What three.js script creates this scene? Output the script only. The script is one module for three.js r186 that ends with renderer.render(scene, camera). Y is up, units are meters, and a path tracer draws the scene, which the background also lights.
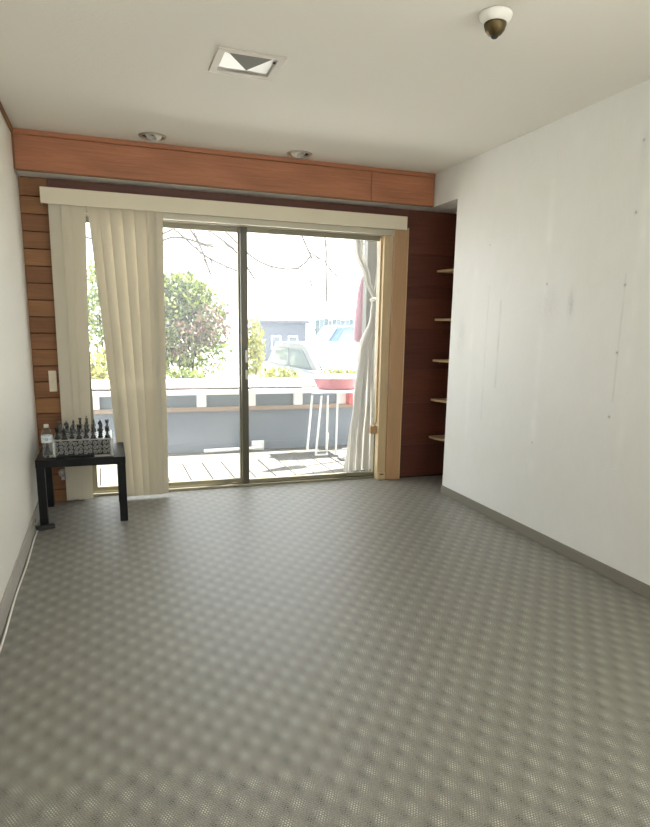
import * as THREE from 'three';
import { RoundedBoxGeometry } from 'three/addons/geometries/RoundedBoxGeometry.js';
import { mergeGeometries } from 'three/addons/utils/BufferGeometryUtils.js';
import { ImprovedNoise } from 'three/addons/math/ImprovedNoise.js';

// ---------------------------------------------------------------- camera, sky, sun, exposure
const scene = new THREE.Scene();
const camera = new THREE.PerspectiveCamera(66.0, 650 / 827, 0.05, 300);
camera.position.set(0, 1.33, 0);
camera.rotation.order = 'YXZ';
camera.rotation.set(-0.20345, -0.34706, 0.01886);
camera.setViewOffset(650, 827, -11.44, -43.5, 650, 827);
scene.add(camera);
scene.background = new THREE.Color(0.93, 0.97, 1.0);
scene.backgroundIntensity = 2.0;
const sun = new THREE.DirectionalLight(new THREE.Color(1, 0.95, 0.86), 19);
sun.position.set(14, 22, -11); sun.target.position.set(1, 0, -7);
sun.castShadow = true; sun.shadow.mapSize.set(2048, 2048); sun.shadow.radius = 1;
Object.assign(sun.shadow.camera, { left: -22, right: 22, top: 22, bottom: -22, near: 1, far: 70 });
scene.add(sun, sun.target);
const renderer = new THREE.WebGLRenderer({ antialias: true });
renderer.toneMapping = THREE.LinearToneMapping;
renderer.toneMappingExposure = 2.08;
renderer.shadowMap.enabled = true;

// ---------------------------------------------------------------- measures (metres)
const XL = -0.494, XR = 2.541, H = 2.523, ZN = -4.465, ZB = -4.833, HS = 2.278, ZW = -5.03, ZD = -5.165, XN = 3.02, ZR = 1.5;
const DX0 = -0.2, DX1 = 2.285, DT = 2.1;                  // the door opening

// ---------------------------------------------------------------- helpers
let seed = 7;
const rnd = () => { seed = (seed * 1664525 + 1013904223) >>> 0; return seed / 4294967296; };
const rr = (a, b) => a + (b - a) * rnd();
const noise = new ImprovedNoise();
const taken = new Map();
function numbered(n) { const k = taken.get(n) ?? 0; taken.set(n, k + 1); return k ? `${n}_${String(k).padStart(3, '0')}` : n; }
function shadows(o) { o.castShadow = o.receiveShadow = true; return o; }
function part(name, geo, mat, parent) { const m = shadows(new THREE.Mesh(geo, mat)); m.name = name; parent.add(m); return m; }
function thing(name, label, category, pos = [0, 0, 0], turn = 0, group) {
  const o = new THREE.Group(); o.name = numbered(name); scene.add(o); o.position.set(...pos); o.rotation.y = turn;
  o.userData = { label, category }; if (group) o.userData.group = group; return o;
}
function single(name, geo, mat, label, category, pos = [0, 0, 0], group) {
  const m = part(numbered(name), geo, mat, scene); m.position.set(...pos); m.userData = { label, category }; if (group) m.userData.group = group; return m;
}
function struct(name, geo, mat, label) {
  const m = geo ? part(name, geo, mat, scene) : new THREE.Group(); m.name = name; if (!geo) scene.add(m);
  m.userData = { kind: 'structure', label, category: name.split('_')[0] }; return m;
}
// uv in metres on a box-like shape, u along the grain
function grain(g, axis = 'x', ou = 0, ov = 0) {
  const p = g.attributes.position, n = g.attributes.normal, uv = new Float32Array(p.count * 2), ax = { x: 0, y: 1, z: 2 }[axis];
  for (let i = 0; i < p.count; i++) {
    const P = [p.getX(i), p.getY(i), p.getZ(i)], N = [Math.abs(n.getX(i)), Math.abs(n.getY(i)), Math.abs(n.getZ(i))];
    const face = N.indexOf(Math.max(...N)); let o = [0, 1, 2].filter((k) => k !== ax && k !== face);
    const v = o.length ? P[o[0]] : 0; uv[2 * i] = (face === ax ? P[o[1] ?? o[0]] * 0.1 : P[ax]) + ou; uv[2 * i + 1] = v + ov;
  }
  g.setAttribute('uv', new THREE.BufferAttribute(uv, 2)); return g;
}
const span = (x0, x1, y0, y1, z0, z1, axis = 'x', r = 0) => {
  const w = Math.abs(x1 - x0), h = Math.abs(y1 - y0), d = Math.abs(z1 - z0);
  const g = r ? new RoundedBoxGeometry(w, h, d, 1, Math.min(r, w / 2.1, h / 2.1, d / 2.1)) : new THREE.BoxGeometry(w, h, d);
  g.translate((x0 + x1) / 2, (y0 + y1) / 2, (z0 + z1) / 2); return grain(g, axis, 0.37 * x0, 0.71 * y0);
};
function tube(pts, r, seg = 24, rad = 8, closed = false) { return new THREE.TubeGeometry(new THREE.CatmullRomCurve3(pts.map((p) => new THREE.Vector3(...p)), closed), seg, r, rad, closed); }
function rod(a, b, r, rad = 10) {
  const A = new THREE.Vector3(...a), B = new THREE.Vector3(...b), g = new THREE.CylinderGeometry(r, r, A.distanceTo(B), rad);
  g.applyQuaternion(new THREE.Quaternion().setFromUnitVectors(new THREE.Vector3(0, 1, 0), B.clone().sub(A).normalize()));
  const c = A.add(B).multiplyScalar(0.5); g.translate(c.x, c.y, c.z); return g;
}
function lathe(pts, seg = 20) { return new THREE.LatheGeometry(pts.map(([x, y]) => new THREE.Vector2(x, y)), seg); }

// ---------------------------------------------------------------- textures
const S2L = (c) => (c <= 0.04045 ? c / 12.92 : ((c + 0.055) / 1.055) ** 2.4), L2S = (c) => (c <= 0.0031308 ? 12.92 * c : 1.055 * c ** (1 / 2.4) - 0.055);
function dataTex(w, h, fn, srgb = true, sx = 1, sy = 1) {         // fn(i, j) gives linear rgb, or one value
  const d = new Uint8Array(w * h * 4);
  for (let j = 0; j < h; j++) for (let i = 0; i < w; i++) {
    let c = fn(i, j); if (typeof c === 'number') c = [c, c, c];
    for (let k = 0; k < 3; k++) d[4 * (j * w + i) + k] = Math.max(0, Math.min(255, Math.round(255 * (srgb ? L2S(Math.max(0, c[k])) : c[k]))));
    d[4 * (j * w + i) + 3] = 255;
  }
  const t = new THREE.DataTexture(d, w, h); t.wrapS = t.wrapT = THREE.RepeatWrapping; t.magFilter = THREE.LinearFilter; t.minFilter = THREE.LinearMipmapLinearFilter; t.generateMipmaps = true;
  if (srgb) t.colorSpace = THREE.SRGBColorSpace; t.repeat.set(1 / sx, 1 / sy); t.needsUpdate = true; return t;
}
// noise that repeats over a tile of p cells
function tn(x, y, p, q, z) { const a = x / p, b = y / q, f = (i, j) => noise.noise(x - i * p, y - j * q, z); return (1 - a) * (1 - b) * f(0, 0) + a * (1 - b) * f(1, 0) + (1 - a) * b * f(0, 1) + a * b * f(1, 1); }
function woodTex(c, amp, z, red = 0.1) {                            // one metre long, 0.5 m across
  return dataTex(512, 512, (i, j) => {
    const u = i / 512, v = j / 512;
    const w = tn(u * 3, v * 5, 3, 5, z) * 0.6;
    const long = tn(u * 4, ((v + w * 0.04 + 1) % 1) * 40, 4, 40, z + 3), fine = tn(u * 16, v * 160, 16, 160, z + 9), blot = tn(u * 3, v * 4, 3, 4, z + 17);
    const k = 1 + amp * (0.7 * long + 0.45 * fine + 0.6 * blot);
    return [c[0] * k, c[1] * (k + (k - 1) * red), c[2] * (k + (k - 1) * 2 * red)];
  }, true, 1, 0.5);
}
const plasterBump = dataTex(256, 256, (i, j) => 0.5 + 0.3 * tn(i / 4, j / 4, 64, 64, 1.3) + 0.2 * tn(i / 16, j / 16, 16, 16, 5.1), false, 0.5, 0.5);

// carpet: a diamond lattice of clusters of pale and dark loops on a grey ground; the light cluster sits at (-0.157, -1.881)
const PX = 0.1005, PZ = 0.1245, NC = 8;
const carpetDots = (() => {
  const W = 1024, out = [], hgt = new Float32Array(W * W);
  const cluster = (s, t, cx, cy, rx, ry) => {
    let m = 0;
    for (const [ox, oy] of [[0, 0], [0.5, 0.5]]) {
      let a = s - cx - ox, b = t - cy - oy; a -= Math.round(a); b -= Math.round(b);
      m += Math.exp(-((a / rx) ** 2 + (b / ry) ** 2));
    }
    return Math.min(1, m);
  };
  let q = 11; const rq = () => { q = (q * 1664525 + 1013904223) >>> 0; return q / 4294967296; };
  const cols = NC * 12, rows = NC * 16, jit = Array.from({ length: cols * rows }, () => [rq(), rq()]);
  const col = (i, j) => {
    const s = (i / W) * NC, t = (j / W) * NC;                     // in cells
    const ry = t * 16, row = Math.floor(ry), off = row % 2 ? 0.5 : 0, cxv = s * 12 - off, cc = Math.floor(cxv);
    const dx = (cxv - cc - 0.5) * (PX / 12), dz = (ry - row - 0.5) * (PZ / 16), d = Math.hypot(dx, dz) / 0.0034;
    const dot = Math.max(0, Math.min(1, 1.6 - 1.5 * d));
    const sc = (cc + 0.5 + off) / 12, tc = (row + 0.5) / 16;
    const L = cluster(sc, tc, 0, 0, 0.19, 0.2), D = cluster(sc, tc, -0.31, 0.03, 0.17, 0.19);
    const k = jit[((row % rows) * cols + ((cc + cols) % cols))];
    const blot = tn((i / W) * 12, (j / W) * 12, 12, 12, 3.3), fz = tn((i / W) * 256, (j / W) * 256, 256, 256, 7.7);
    const g = 0.5 * (1 + 0.12 * blot + 0.35 * fz);
    let f = g * (1 - 0.10 * (1 - dot));
    f += dot * (0.90 * L * (0.7 + 0.5 * k[0]) - 0.47 * D * (0.75 + 0.4 * k[1]) + 0.05 * (k[0] - 0.5)) + (1 - dot) * (0.04 * D - 0.11 * L);
    hgt[j * W + i] = 0.5 + 0.35 * dot - 0.2 * (1 - dot) + 0.12 * fz;
    const warm = 0.03 * tn((i / W) * 20, (j / W) * 20, 20, 20, 9.9);
    return [0.45 * f * (1 + warm), 0.43 * f, 0.365 * f * (1 - warm)];
  };
  const map = dataTex(W, W, col, true, PX * NC, PZ * NC);
  const bump = dataTex(W, W, (i, j) => hgt[j * W + i], false, PX * NC, PZ * NC);
  return { map, bump };
})();

// ---------------------------------------------------------------- materials
const std = (o) => new THREE.MeshStandardMaterial(o), phy = (o) => new THREE.MeshPhysicalMaterial(o), lin = (r, g, b) => new THREE.Color().setRGB(r, g, b);
const M = {};
M.ceiling = std({ color: lin(0.80, 0.77, 0.70), roughness: 0.9, bumpMap: plasterBump, bumpScale: 0.0012 });
M.white = std({ color: lin(0.83, 0.82, 0.78), roughness: 0.55, bumpMap: plasterBump, bumpScale: 0.0006 });
M.rearWall = std({ color: lin(0.80, 0.78, 0.73), roughness: 0.85 });
M.outWall = std({ color: lin(0.62, 0.58, 0.52), roughness: 0.9 });
M.carpet = phy({ map: carpetDots.map, bumpMap: carpetDots.bump, bumpScale: 0.0015, roughness: 0.32, sheen: 0.6, sheenRoughness: 0.3, sheenColor: lin(1, 1, 1) });
M.coveBase = std({ color: lin(0.22, 0.20, 0.165), roughness: 0.95, bumpMap: plasterBump, bumpScale: 0.002 });
M.beam = std({ map: woodTex([0.42, 0.165, 0.078], 0.36, 2.1), roughness: 0.5 });
M.plank = [0, 1, 2].map((k) => std({ map: woodTex([[0.27, 0.115, 0.042], [0.31, 0.14, 0.05], [0.24, 0.098, 0.036]][k], 0.5, 20 + 7 * k), roughness: 0.55 }));
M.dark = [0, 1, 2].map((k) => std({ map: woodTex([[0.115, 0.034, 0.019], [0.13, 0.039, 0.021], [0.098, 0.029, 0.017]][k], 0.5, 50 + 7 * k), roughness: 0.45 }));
M.gap = std({ color: lin(0.02, 0.012, 0.008), roughness: 1 });
M.casing = std({ map: woodTex([0.55, 0.335, 0.175], 0.16, 80), roughness: 0.5 });
M.jamb = std({ map: woodTex([0.62, 0.47, 0.27], 0.14, 87), roughness: 0.5 });
M.paleWood = std({ map: woodTex([0.66, 0.48, 0.27], 0.2, 91), roughness: 0.5 });
M.alu = std({ color: lin(0.27, 0.245, 0.175), roughness: 0.4, metalness: 0.4 });
M.bronze = std({ color: lin(0.10, 0.09, 0.065), roughness: 0.35, metalness: 0.5 });
M.aluLight = std({ color: lin(0.62, 0.58, 0.47), roughness: 0.45, metalness: 0.2 });
M.cream = std({ color: lin(0.84, 0.755, 0.58), roughness: 0.45 });
M.slat = phy({ color: lin(0.74, 0.675, 0.54), roughness: 0.6, transmission: 0.22, thickness: 0 });
M.glass = phy({ color: lin(0.97, 0.985, 0.98), roughness: 0.0, transmission: 1, thickness: 0, ior: 1.5 });
M.dustyGlass = phy({ color: lin(0.95, 0.97, 0.97), roughness: 0.22, transmission: 1, thickness: 0, ior: 1.5 });
M.black = phy({ color: lin(0.008, 0.008, 0.009), roughness: 0.42, specularIntensity: 0.45 });
M.rubber = std({ color: lin(0.02, 0.02, 0.02), roughness: 0.7 });
M.chrome = std({ color: lin(0.8, 0.8, 0.78), metalness: 1, roughness: 0.16 });
M.nickel = std({ color: lin(0.55, 0.53, 0.48), metalness: 1, roughness: 0.35 });
M.brass = std({ color: lin(0.10, 0.07, 0.028), metalness: 0.7, roughness: 0.38 });
M.plastic = std({ color: lin(0.82, 0.80, 0.74), roughness: 0.4 });
M.trimGrey = std({ color: lin(0.42, 0.39, 0.34), roughness: 0.5 });
M.dimInside = std({ color: lin(0.10, 0.095, 0.085), roughness: 0.5, metalness: 0.6 });

// right wall paint: old screw holes, pale filler lines and scuffs where the photograph has them (u = z, v = y)
const wallMarks = (() => {
  const W = 2048, HH = 1024, z0 = -5.1, zs = 3.4, ys = 2.6;       // covers z -5.1 .. -1.7 and y 0 .. 2.6
  const holes = [[-2.676, 2.249, 0.006], [-2.677, 1.913, 0.007], [-2.699, 1.562, 0.007], [-2.705, 1.216, 0.007], [-2.713, 0.874, 0.007], [-3.332, 1.6, 0.006], [-3.986, 1.895, 0.004], [-3.35, 0.62, 0.005]];
  return dataTex(W, HH, (i, j) => {
    const z = z0 + (i / W) * zs, y = (j / HH) * ys;
    const n1 = noise.noise(z * 3, y * 3, 1.7), n2 = noise.noise(z * 14, y * 9, 4.4), n3 = noise.noise(z * 90, y * 12, 8.1), n4 = noise.noise(z * 60, y * 60, 2.2);
    let k = 1 + 0.018 * n1 + 0.014 * n2 + 0.012 * n3, b = 0.012 * n1;
    const line = (zc, ya, yb, w, a) => { const wob = zc + 0.004 * noise.noise(y * 6, zc * 10, 3); if (y > ya && y < yb) k += a * Math.exp(-(((z - wob) / w) ** 2)) * (0.55 + 0.6 * n2 + 0.5 * noise.noise(y * 9, zc * 7, 6)); };
    line(-3.96, 0.68, 1.62, 0.007, -0.13); line(-3.806, 0.92, 1.52, 0.011, -0.2); line(-3.35, 0.3, 2.2, 0.03, 0.05); line(-2.70, 0.95, 1.62, 0.006, -0.2); line(-2.62, 0.6, 2.3, 0.03, 0.05); line(-4.15, 0.5, 1.9, 0.025, 0.04);
    const smudge = (zc, yc, rz, ry, a) => { const d = ((z - zc) / rz) ** 2 + ((y - yc) / ry) ** 2; if (d < 4) k += a * Math.exp(-d) * (0.5 + 0.9 * Math.max(0, n3 + n2 + 0.35) + 0.5 * n4); };
    smudge(-3.10, 1.47, 0.025, 0.07, -0.2); smudge(-4.3, 1.25, 0.06, 0.16, -0.10); smudge(-3.3, 1.48, 0.09, 0.10, -0.08); smudge(-3.5, 1.2, 0.25, 0.2, -0.035); smudge(-2.66, 2.2, 0.03, 0.09, -0.08);
    for (const [hz, hy, r] of holes) { const d = Math.hypot(z - hz, y - hy) / r; if (d < 1) k *= 0.25 + 0.55 * d; else if (d < 2.2) k *= 0.93; }
    return [0.80 * k, (0.79 + 0.2 * b) * k, (0.755 + b) * k];
  }, true, zs, ys);
})();
wallMarks.offset.set(5.1 / 3.4, 0);
M.rightWall = std({ map: wallMarks, roughness: 0.5, bumpMap: plasterBump, bumpScale: 0.0008 });
const leftPaint = dataTex(512, 512, (i, j) => { const k = 1 + 0.02 * tn(i / 64, j / 64, 8, 8, 2.2) + 0.012 * tn(i / 8, j / 16, 64, 32, 6); return [0.87 * k, 0.84 * k, 0.76 * k]; }, true, 2.5, 2.5);
M.leftWall = std({ map: leftPaint, roughness: 0.45, bumpMap: plasterBump, bumpScale: 0.0008 });

// ---------------------------------------------------------------- the room
struct('floor', (() => { const g = new THREE.BoxGeometry(XN - XL + 0.3, 0.1, ZR - ZD + 0.25); g.translate((XN + XL) / 2, -0.05, (ZR + ZD) / 2 + 0.07); const p = g.attributes.position, uv = new Float32Array(p.count * 2); for (let i = 0; i < p.count; i++) { uv[2 * i] = p.getX(i) + 0.157; uv[2 * i + 1] = p.getZ(i) + 1.881; } g.setAttribute('uv', new THREE.BufferAttribute(uv, 2)); return g; })(), M.carpet, 'grey patterned carpet with diamond clusters of pale and dark loops');
// ceiling with holes for the fittings
{
  const s = new THREE.Shape([[XL - 0.1, ZW - 0.1], [XN + 0.1, ZW - 0.1], [XN + 0.1, ZR + 0.1], [XL - 0.1, ZR + 0.1]].map(([x, z]) => new THREE.Vector2(x, -z)));
  const sq = (x, z, a, b) => s.holes.push(new THREE.Path([[-a, -b], [-a, b], [a, b], [a, -b]].map(([u, v]) => new THREE.Vector2(x + u, -z + v))));
  sq(0.692, -3.248, 0.126, 0.115);
  for (const [x, z] of [[0.362, -4.66], [1.372, -4.685]]) { const h = new THREE.Path(); h.absarc(x, -z, 0.07, 0, Math.PI * 2, true); s.holes.push(h); }
  const g = new THREE.ExtrudeGeometry(s, { depth: 0.03, bevelEnabled: false, curveSegments: 24 }); g.rotateX(-Math.PI / 2); g.translate(0, H, 0);
  struct('ceiling', g, M.ceiling, 'off-white plaster ceiling');
}
{
  const r = struct('roof', null, null, 'roof slab with a short eave over the glass door');
  part('slab', span(XL - 0.4, XR + 0.3, H + 0.28, H + 0.45, ZR + 0.3, -4.2), M.outWall, r);
  part('eave', span(XL - 0.4, XN + 0.5, H + 0.28, H + 0.45, -4.2, -5.62), M.outWall, r);
}
const SW = { z0: -1.2, z1: 0.9, y0: 0.85, y1: 2.15 };             // side window behind the camera's right shoulder
struct('wall_left', span(XL - 0.15, XL, -0.1, H + 0.3, ZR + 0.1, ZD - 0.1, 'z'), M.leftWall, 'cream painted left wall');
{ // right wall with the opening of the shelf nook at its far end
  const s = new THREE.Shape([[ZR + 0.1, -0.1], [ZN, -0.1], [ZN, HS], [ZW - 0.02, HS], [ZW - 0.02, H + 0.3], [ZR + 0.1, H + 0.3]].map(([z, y]) => new THREE.Vector2(z, y)));
  s.holes.push(new THREE.Path([[SW.z0, SW.y0], [SW.z0, SW.y1], [SW.z1, SW.y1], [SW.z1, SW.y0]].map((p) => new THREE.Vector2(...p))));
  const g = new THREE.ExtrudeGeometry(s, { depth: 0.11, bevelEnabled: false }); g.rotateY(-Math.PI / 2); g.translate(XR + 0.11, 0, 0);
  const w = struct('window_2', null, null, 'side window in the right wall');
  for (const z of [SW.z0, -0.17, SW.z1 - 0.04]) part('window_frame', span(XR + 0.03, XR + 0.08, SW.y0, SW.y1, z, z + 0.04, 'y', 0.004), M.plastic, w);
  for (const y of [SW.y0, SW.y1 - 0.04]) part('window_frame', span(XR + 0.03, XR + 0.08, y, y + 0.04, SW.z0, SW.z1, 'z', 0.004), M.plastic, w);
  for (const c of [-0.665, 0.365]) { const p = new THREE.PlaneGeometry(0.99, SW.y1 - SW.y0 - 0.08); p.rotateY(-Math.PI / 2); p.translate(XR + 0.055, (SW.y0 + SW.y1) / 2, c); part('pane', p, M.glass, w); }
  struct('wall_right', g, M.rightWall, 'scuffed white right wall with old screw holes');
}
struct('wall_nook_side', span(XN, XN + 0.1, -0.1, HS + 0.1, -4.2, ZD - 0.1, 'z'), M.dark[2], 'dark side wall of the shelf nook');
struct('wall_nook_near', span(XR + 0.1, XN + 0.1, -0.1, HS + 0.1, -4.3, -4.2), M.rearWall, 'near wall of the shelf nook');
struct('wall_outer', span(XN + 0.1, XN + 0.5, -0.6, H + 0.3, -4.9, ZD - 0.1), M.outWall, 'outside wall beside the glass door');
// rear wall with a wide window behind the camera
{
  const wr = struct('wall_rear', null, null, 'rear wall with a wide daylight window');
  const wx0 = -0.35, wx1 = 2.45, wy0 = 0.95, wy1 = 2.35;
  part('wall_panel', span(XL - 0.1, wx0, -0.1, H + 0.3, ZR, ZR + 0.12), M.rearWall, wr); part('wall_panel', span(wx1, XN + 0.2, -0.1, H + 0.3, ZR, ZR + 0.12), M.rearWall, wr);
  part('wall_panel', span(wx0, wx1, -0.1, wy0, ZR, ZR + 0.12), M.rearWall, wr); part('wall_panel', span(wx0, wx1, wy1, H + 0.3, ZR, ZR + 0.12), M.rearWall, wr);
  const w = struct('window_1', null, null, 'wide window in the rear wall');
  for (const x of [wx0, (wx0 + wx1) / 2 - 0.02, wx1 - 0.04]) part('window_frame', span(x, x + 0.04, wy0, wy1, ZR + 0.03, ZR + 0.09, 'y', 0.004), M.plastic, w);
  for (const y of [wy0, wy1 - 0.04]) part('window_frame', span(wx0, wx1, y, y + 0.04, ZR + 0.03, ZR + 0.09, 'x', 0.004), M.plastic, w);
  for (const [a, b] of [[wx0 + 0.04, (wx0 + wx1) / 2 - 0.02], [(wx0 + wx1) / 2 + 0.02, wx1 - 0.04]]) { const g = new THREE.PlaneGeometry(b - a, wy1 - wy0 - 0.08); g.rotateY(Math.PI); g.translate((a + b) / 2, (wy0 + wy1) / 2, ZR + 0.06); part('pane', g, M.glass, w); }
}
// soffit behind the beam, the beam itself
struct('ceiling_soffit', span(XL, XN, HS, HS + 0.04, ZB - 0.03, ZW - 0.02), M.white, 'white underside of the dropped soffit');
{
  const b = struct('trim_1', null, null, 'reddish brown wooden beam under the ceiling');
  part('board', span(XL, 1.992, HS, H - 0.032, ZB - 0.03, ZB, 'x', 0.003), M.beam, b);
  part('board', span(1.995, XR - 0.005, HS, H - 0.032, ZB - 0.03, ZB, 'x', 0.003), M.beam, b);
  part('top_strip', span(XL, XR - 0.005, H - 0.031, H, ZB - 0.03, ZB + 0.012, 'x', 0.004), M.beam, b);
  part('bottom_lip', span(XL, XR - 0.004, HS - 0.001, HS + 0.006, ZB - 0.03, ZB + 0.002, 'x', 0.001), M.plank[2], b);
  const t = struct('trim_2', span(XL, XL + 0.014, H - 0.035, H, ZB + 0.012, ZR, 'z', 0.003), M.plank[0], 'thin brown wooden strip along the top of the left wall');
  t.userData.category = 'trim';
  struct('ceiling_nook', span(XR + 0.11, XN, HS, HS + 0.04, -4.3, ZB - 0.03), M.white, 'white ceiling of the shelf nook');
  struct('trim_3', span(XL, XL + 0.012, HS, H - 0.035, ZB + 0.001, ZB + 0.014, 'y', 0.003), M.plank[2], 'thin brown wooden strip at the left end of the beam');
  struct('trim_4', span(XL, XL + 0.012, HS - 0.014, HS - 0.001, ZB, ZW, 'z', 0.003), M.trimGrey, 'narrow grey strip under the soffit at the left wall');
}
// back wall: horizontal wooden boards on a dark backing
{
  const w = struct('wall_back', null, null, 'wood panelled back wall round the glass door');
  part('backing', span(XL, DX0 - 0.1, -0.1, HS, ZW - 0.012, ZD - 0.1), M.gap, w);
  part('backing', span(DX1 + 0.1, XN, -0.1, HS, ZW - 0.012, ZD - 0.1), M.gap, w);
  part('backing', span(XL, XN, DT, H + 0.3, ZW - 0.012, ZD - 0.1), M.gap, w);
  const seams = [HS, 2.154]; while (seams.at(-1) > 0.11) seams.push(seams.at(-1) - 0.1145); seams.push(0);
  for (let k = 0; k + 1 < seams.length; k++) part('plank', span(XL, DX0 - 0.115, seams[k + 1] + 0.0022, seams[k] - 0.0022, ZW - 0.012, ZW + rr(-0.0015, 0.0015), 'x', 0.004), M.plank[k % 3 === 1 ? 1 : (k * 7) % 3], w);
  const dark = [HS, 1.929, 1.668, 1.568, 1.315, 1.118, 0.97, 0.678, 0.306, 0.012];
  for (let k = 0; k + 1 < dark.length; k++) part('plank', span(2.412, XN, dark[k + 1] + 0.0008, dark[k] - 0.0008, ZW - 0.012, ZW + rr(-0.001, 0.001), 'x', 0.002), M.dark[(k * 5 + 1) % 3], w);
  part('plank', span(DX0 - 0.113, 2.41, 2.19, HS - 0.001, ZW - 0.012, ZW, 'x', 0.002), M.dark[1], w);
  part('plank', span(DX0 - 0.113, 2.41, DT + 0.001, 2.188, ZW - 0.012, ZW, 'x', 0.002), M.dark[0], w);
}
// baseboards
{
  struct('baseboard_right', span(XR - 0.01, XR, 0, 0.068, ZN - 0.004, ZR, 'z', 0.003), M.coveBase, 'taupe carpet strip along the foot of the right wall');
  const b = struct('baseboard_left', null, null, 'grey brown baseboard along the left wall');
  let z = ZR; for (const zz of [-2.2, -3.5, -4.42, -5.0]) { part('board', span(XL, XL + 0.012, 0, 0.105, z - 0.0015, zz + 0.0015, 'z', 0.003), M.trimGrey, b); z = zz; }
}

// ---------------------------------------------------------------- sliding glass door
{
  const d = struct('door_1', null, null, 'two-panel sliding glass door in a metal frame'), zf = ZD + 0.05, zb = ZD - 0.07;
  // outer frame
  part('door_frame', span(DX0, DX0 + 0.04, 0, DT, zf, zb, 'y', 0.003), M.alu, d);
  part('door_frame', span(DX1 - 0.055, DX1 - 0.012, 0, DT, zf, zb, 'y', 0.003), M.alu, d);
  part('door_frame', span(DX0, DX1 - 0.012, 2.065, DT, zf, zb, 'x', 0.003), M.aluLight, d);
  part('threshold', span(DX0, DX1 - 0.012, -0.02, 0.018, zf + 0.01, zb - 0.05, 'x', 0.003), M.alu, d);
  part('track_rail', span(DX0 + 0.04, DX1 - 0.06, 0.018, 0.03, ZD + 0.026, ZD + 0.02), M.alu, d); part('track_rail', span(DX0 + 0.04, DX1 - 0.06, 0.018, 0.03, ZD - 0.028, ZD - 0.034), M.alu, d);
  const panel = (x0, x1, z, gl, gr, mat, lm = mat) => {
    const p = new THREE.Group(); p.name = 'door_panel'; d.add(p);
    part('stile', span(x0, gl, 0.022, 2.07, z - 0.018, z + 0.018, 'y', 0.003), lm, p); part('stile', span(gr, x1, 0.022, 2.07, z - 0.018, z + 0.018, 'y', 0.003), mat, p);
    part('rail', span(gl, gr, 0.022, 0.056, z - 0.017, z + 0.017, 'x', 0.003), mat, p); part('rail', span(gl, gr, 2.028, 2.07, z - 0.017, z + 0.017, 'x', 0.003), mat, p);
    const g = new THREE.PlaneGeometry(gr - gl + 0.01, 1.985); g.translate((gl + gr) / 2, 1.043, z); part('pane', g, M.dustyGlass, p); return p;
  };
  panel(DX0 + 0.04, 1.062, ZD - 0.03, DX0 + 0.09, 1.018, M.alu);
  const s = panel(1.028, 2.233, ZD + 0.023, 1.082, 2.205, M.alu, M.bronze);
  // latch handle on the meeting stile: a raised escutcheon with two pale pulls
  const hx = 1.058, hz = ZD + 0.041;
  part('escutcheon', span(hx - 0.018, hx + 0.018, 0.865, 1.155, hz, hz + 0.006, 'y', 0.002), M.bronze, s);
  part('handle', span(hx - 0.002, hx + 0.014, 1.025, 1.125, hz + 0.006, hz + 0.028, 'y', 0.005), M.plastic, s);
  part('latch', span(hx - 0.002, hx + 0.014, 0.89, 0.968, hz + 0.006, hz + 0.022, 'y', 0.005), M.plastic, s);
  // jamb, pale strip, stop block, wooden casing
  part('jamb', span(DX1 - 0.075, DX1, 0.0, DT - 0.01, ZW - 0.012, zf + 0.002, 'y', 0.003), M.jamb, d);
  part('stop_strip', span(2.196, 2.21, 0.50, 2.05, zf + 0.004, zf + 0.03, 'y', 0.004), M.paleWood, d);
  part('stop_block', span(2.15, 2.212, 0.405, 0.475, zf, zf + 0.032, 'y', 0.006), M.casing, d);
  part('foot_block', span(DX1 - 0.073, DX1 - 0.004, 0.0, 0.07, ZW - 0.011, ZW + 0.006, 'x', 0.004), M.paleWood, d);
  part('foot_slot', span(DX1 - 0.056, DX1 - 0.024, 0.045, 0.053, ZW + 0.002, ZW + 0.0075), M.gap, d);
  part('casing', span(DX1, 2.41, 0, DT + 0.03, ZW - 0.012, ZW + 0.02, 'y', 0.004), M.casing, d);
  part('casing_edge', span(2.404, 2.412, 0, DT + 0.03, ZW - 0.012, ZW + 0.026, 'y', 0.002), M.paleWood, d);
  part('casing', span(DX0 - 0.113, DX0, 0, DT, ZW - 0.012, ZW + 0.016, 'y', 0.004), M.alu, d);
  part('casing', span(DX0 - 0.113, DX1, DT - 0.035, DT + 0.01, ZW - 0.012, ZW + 0.016, 'x', 0.004), M.aluLight, d);
}

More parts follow.
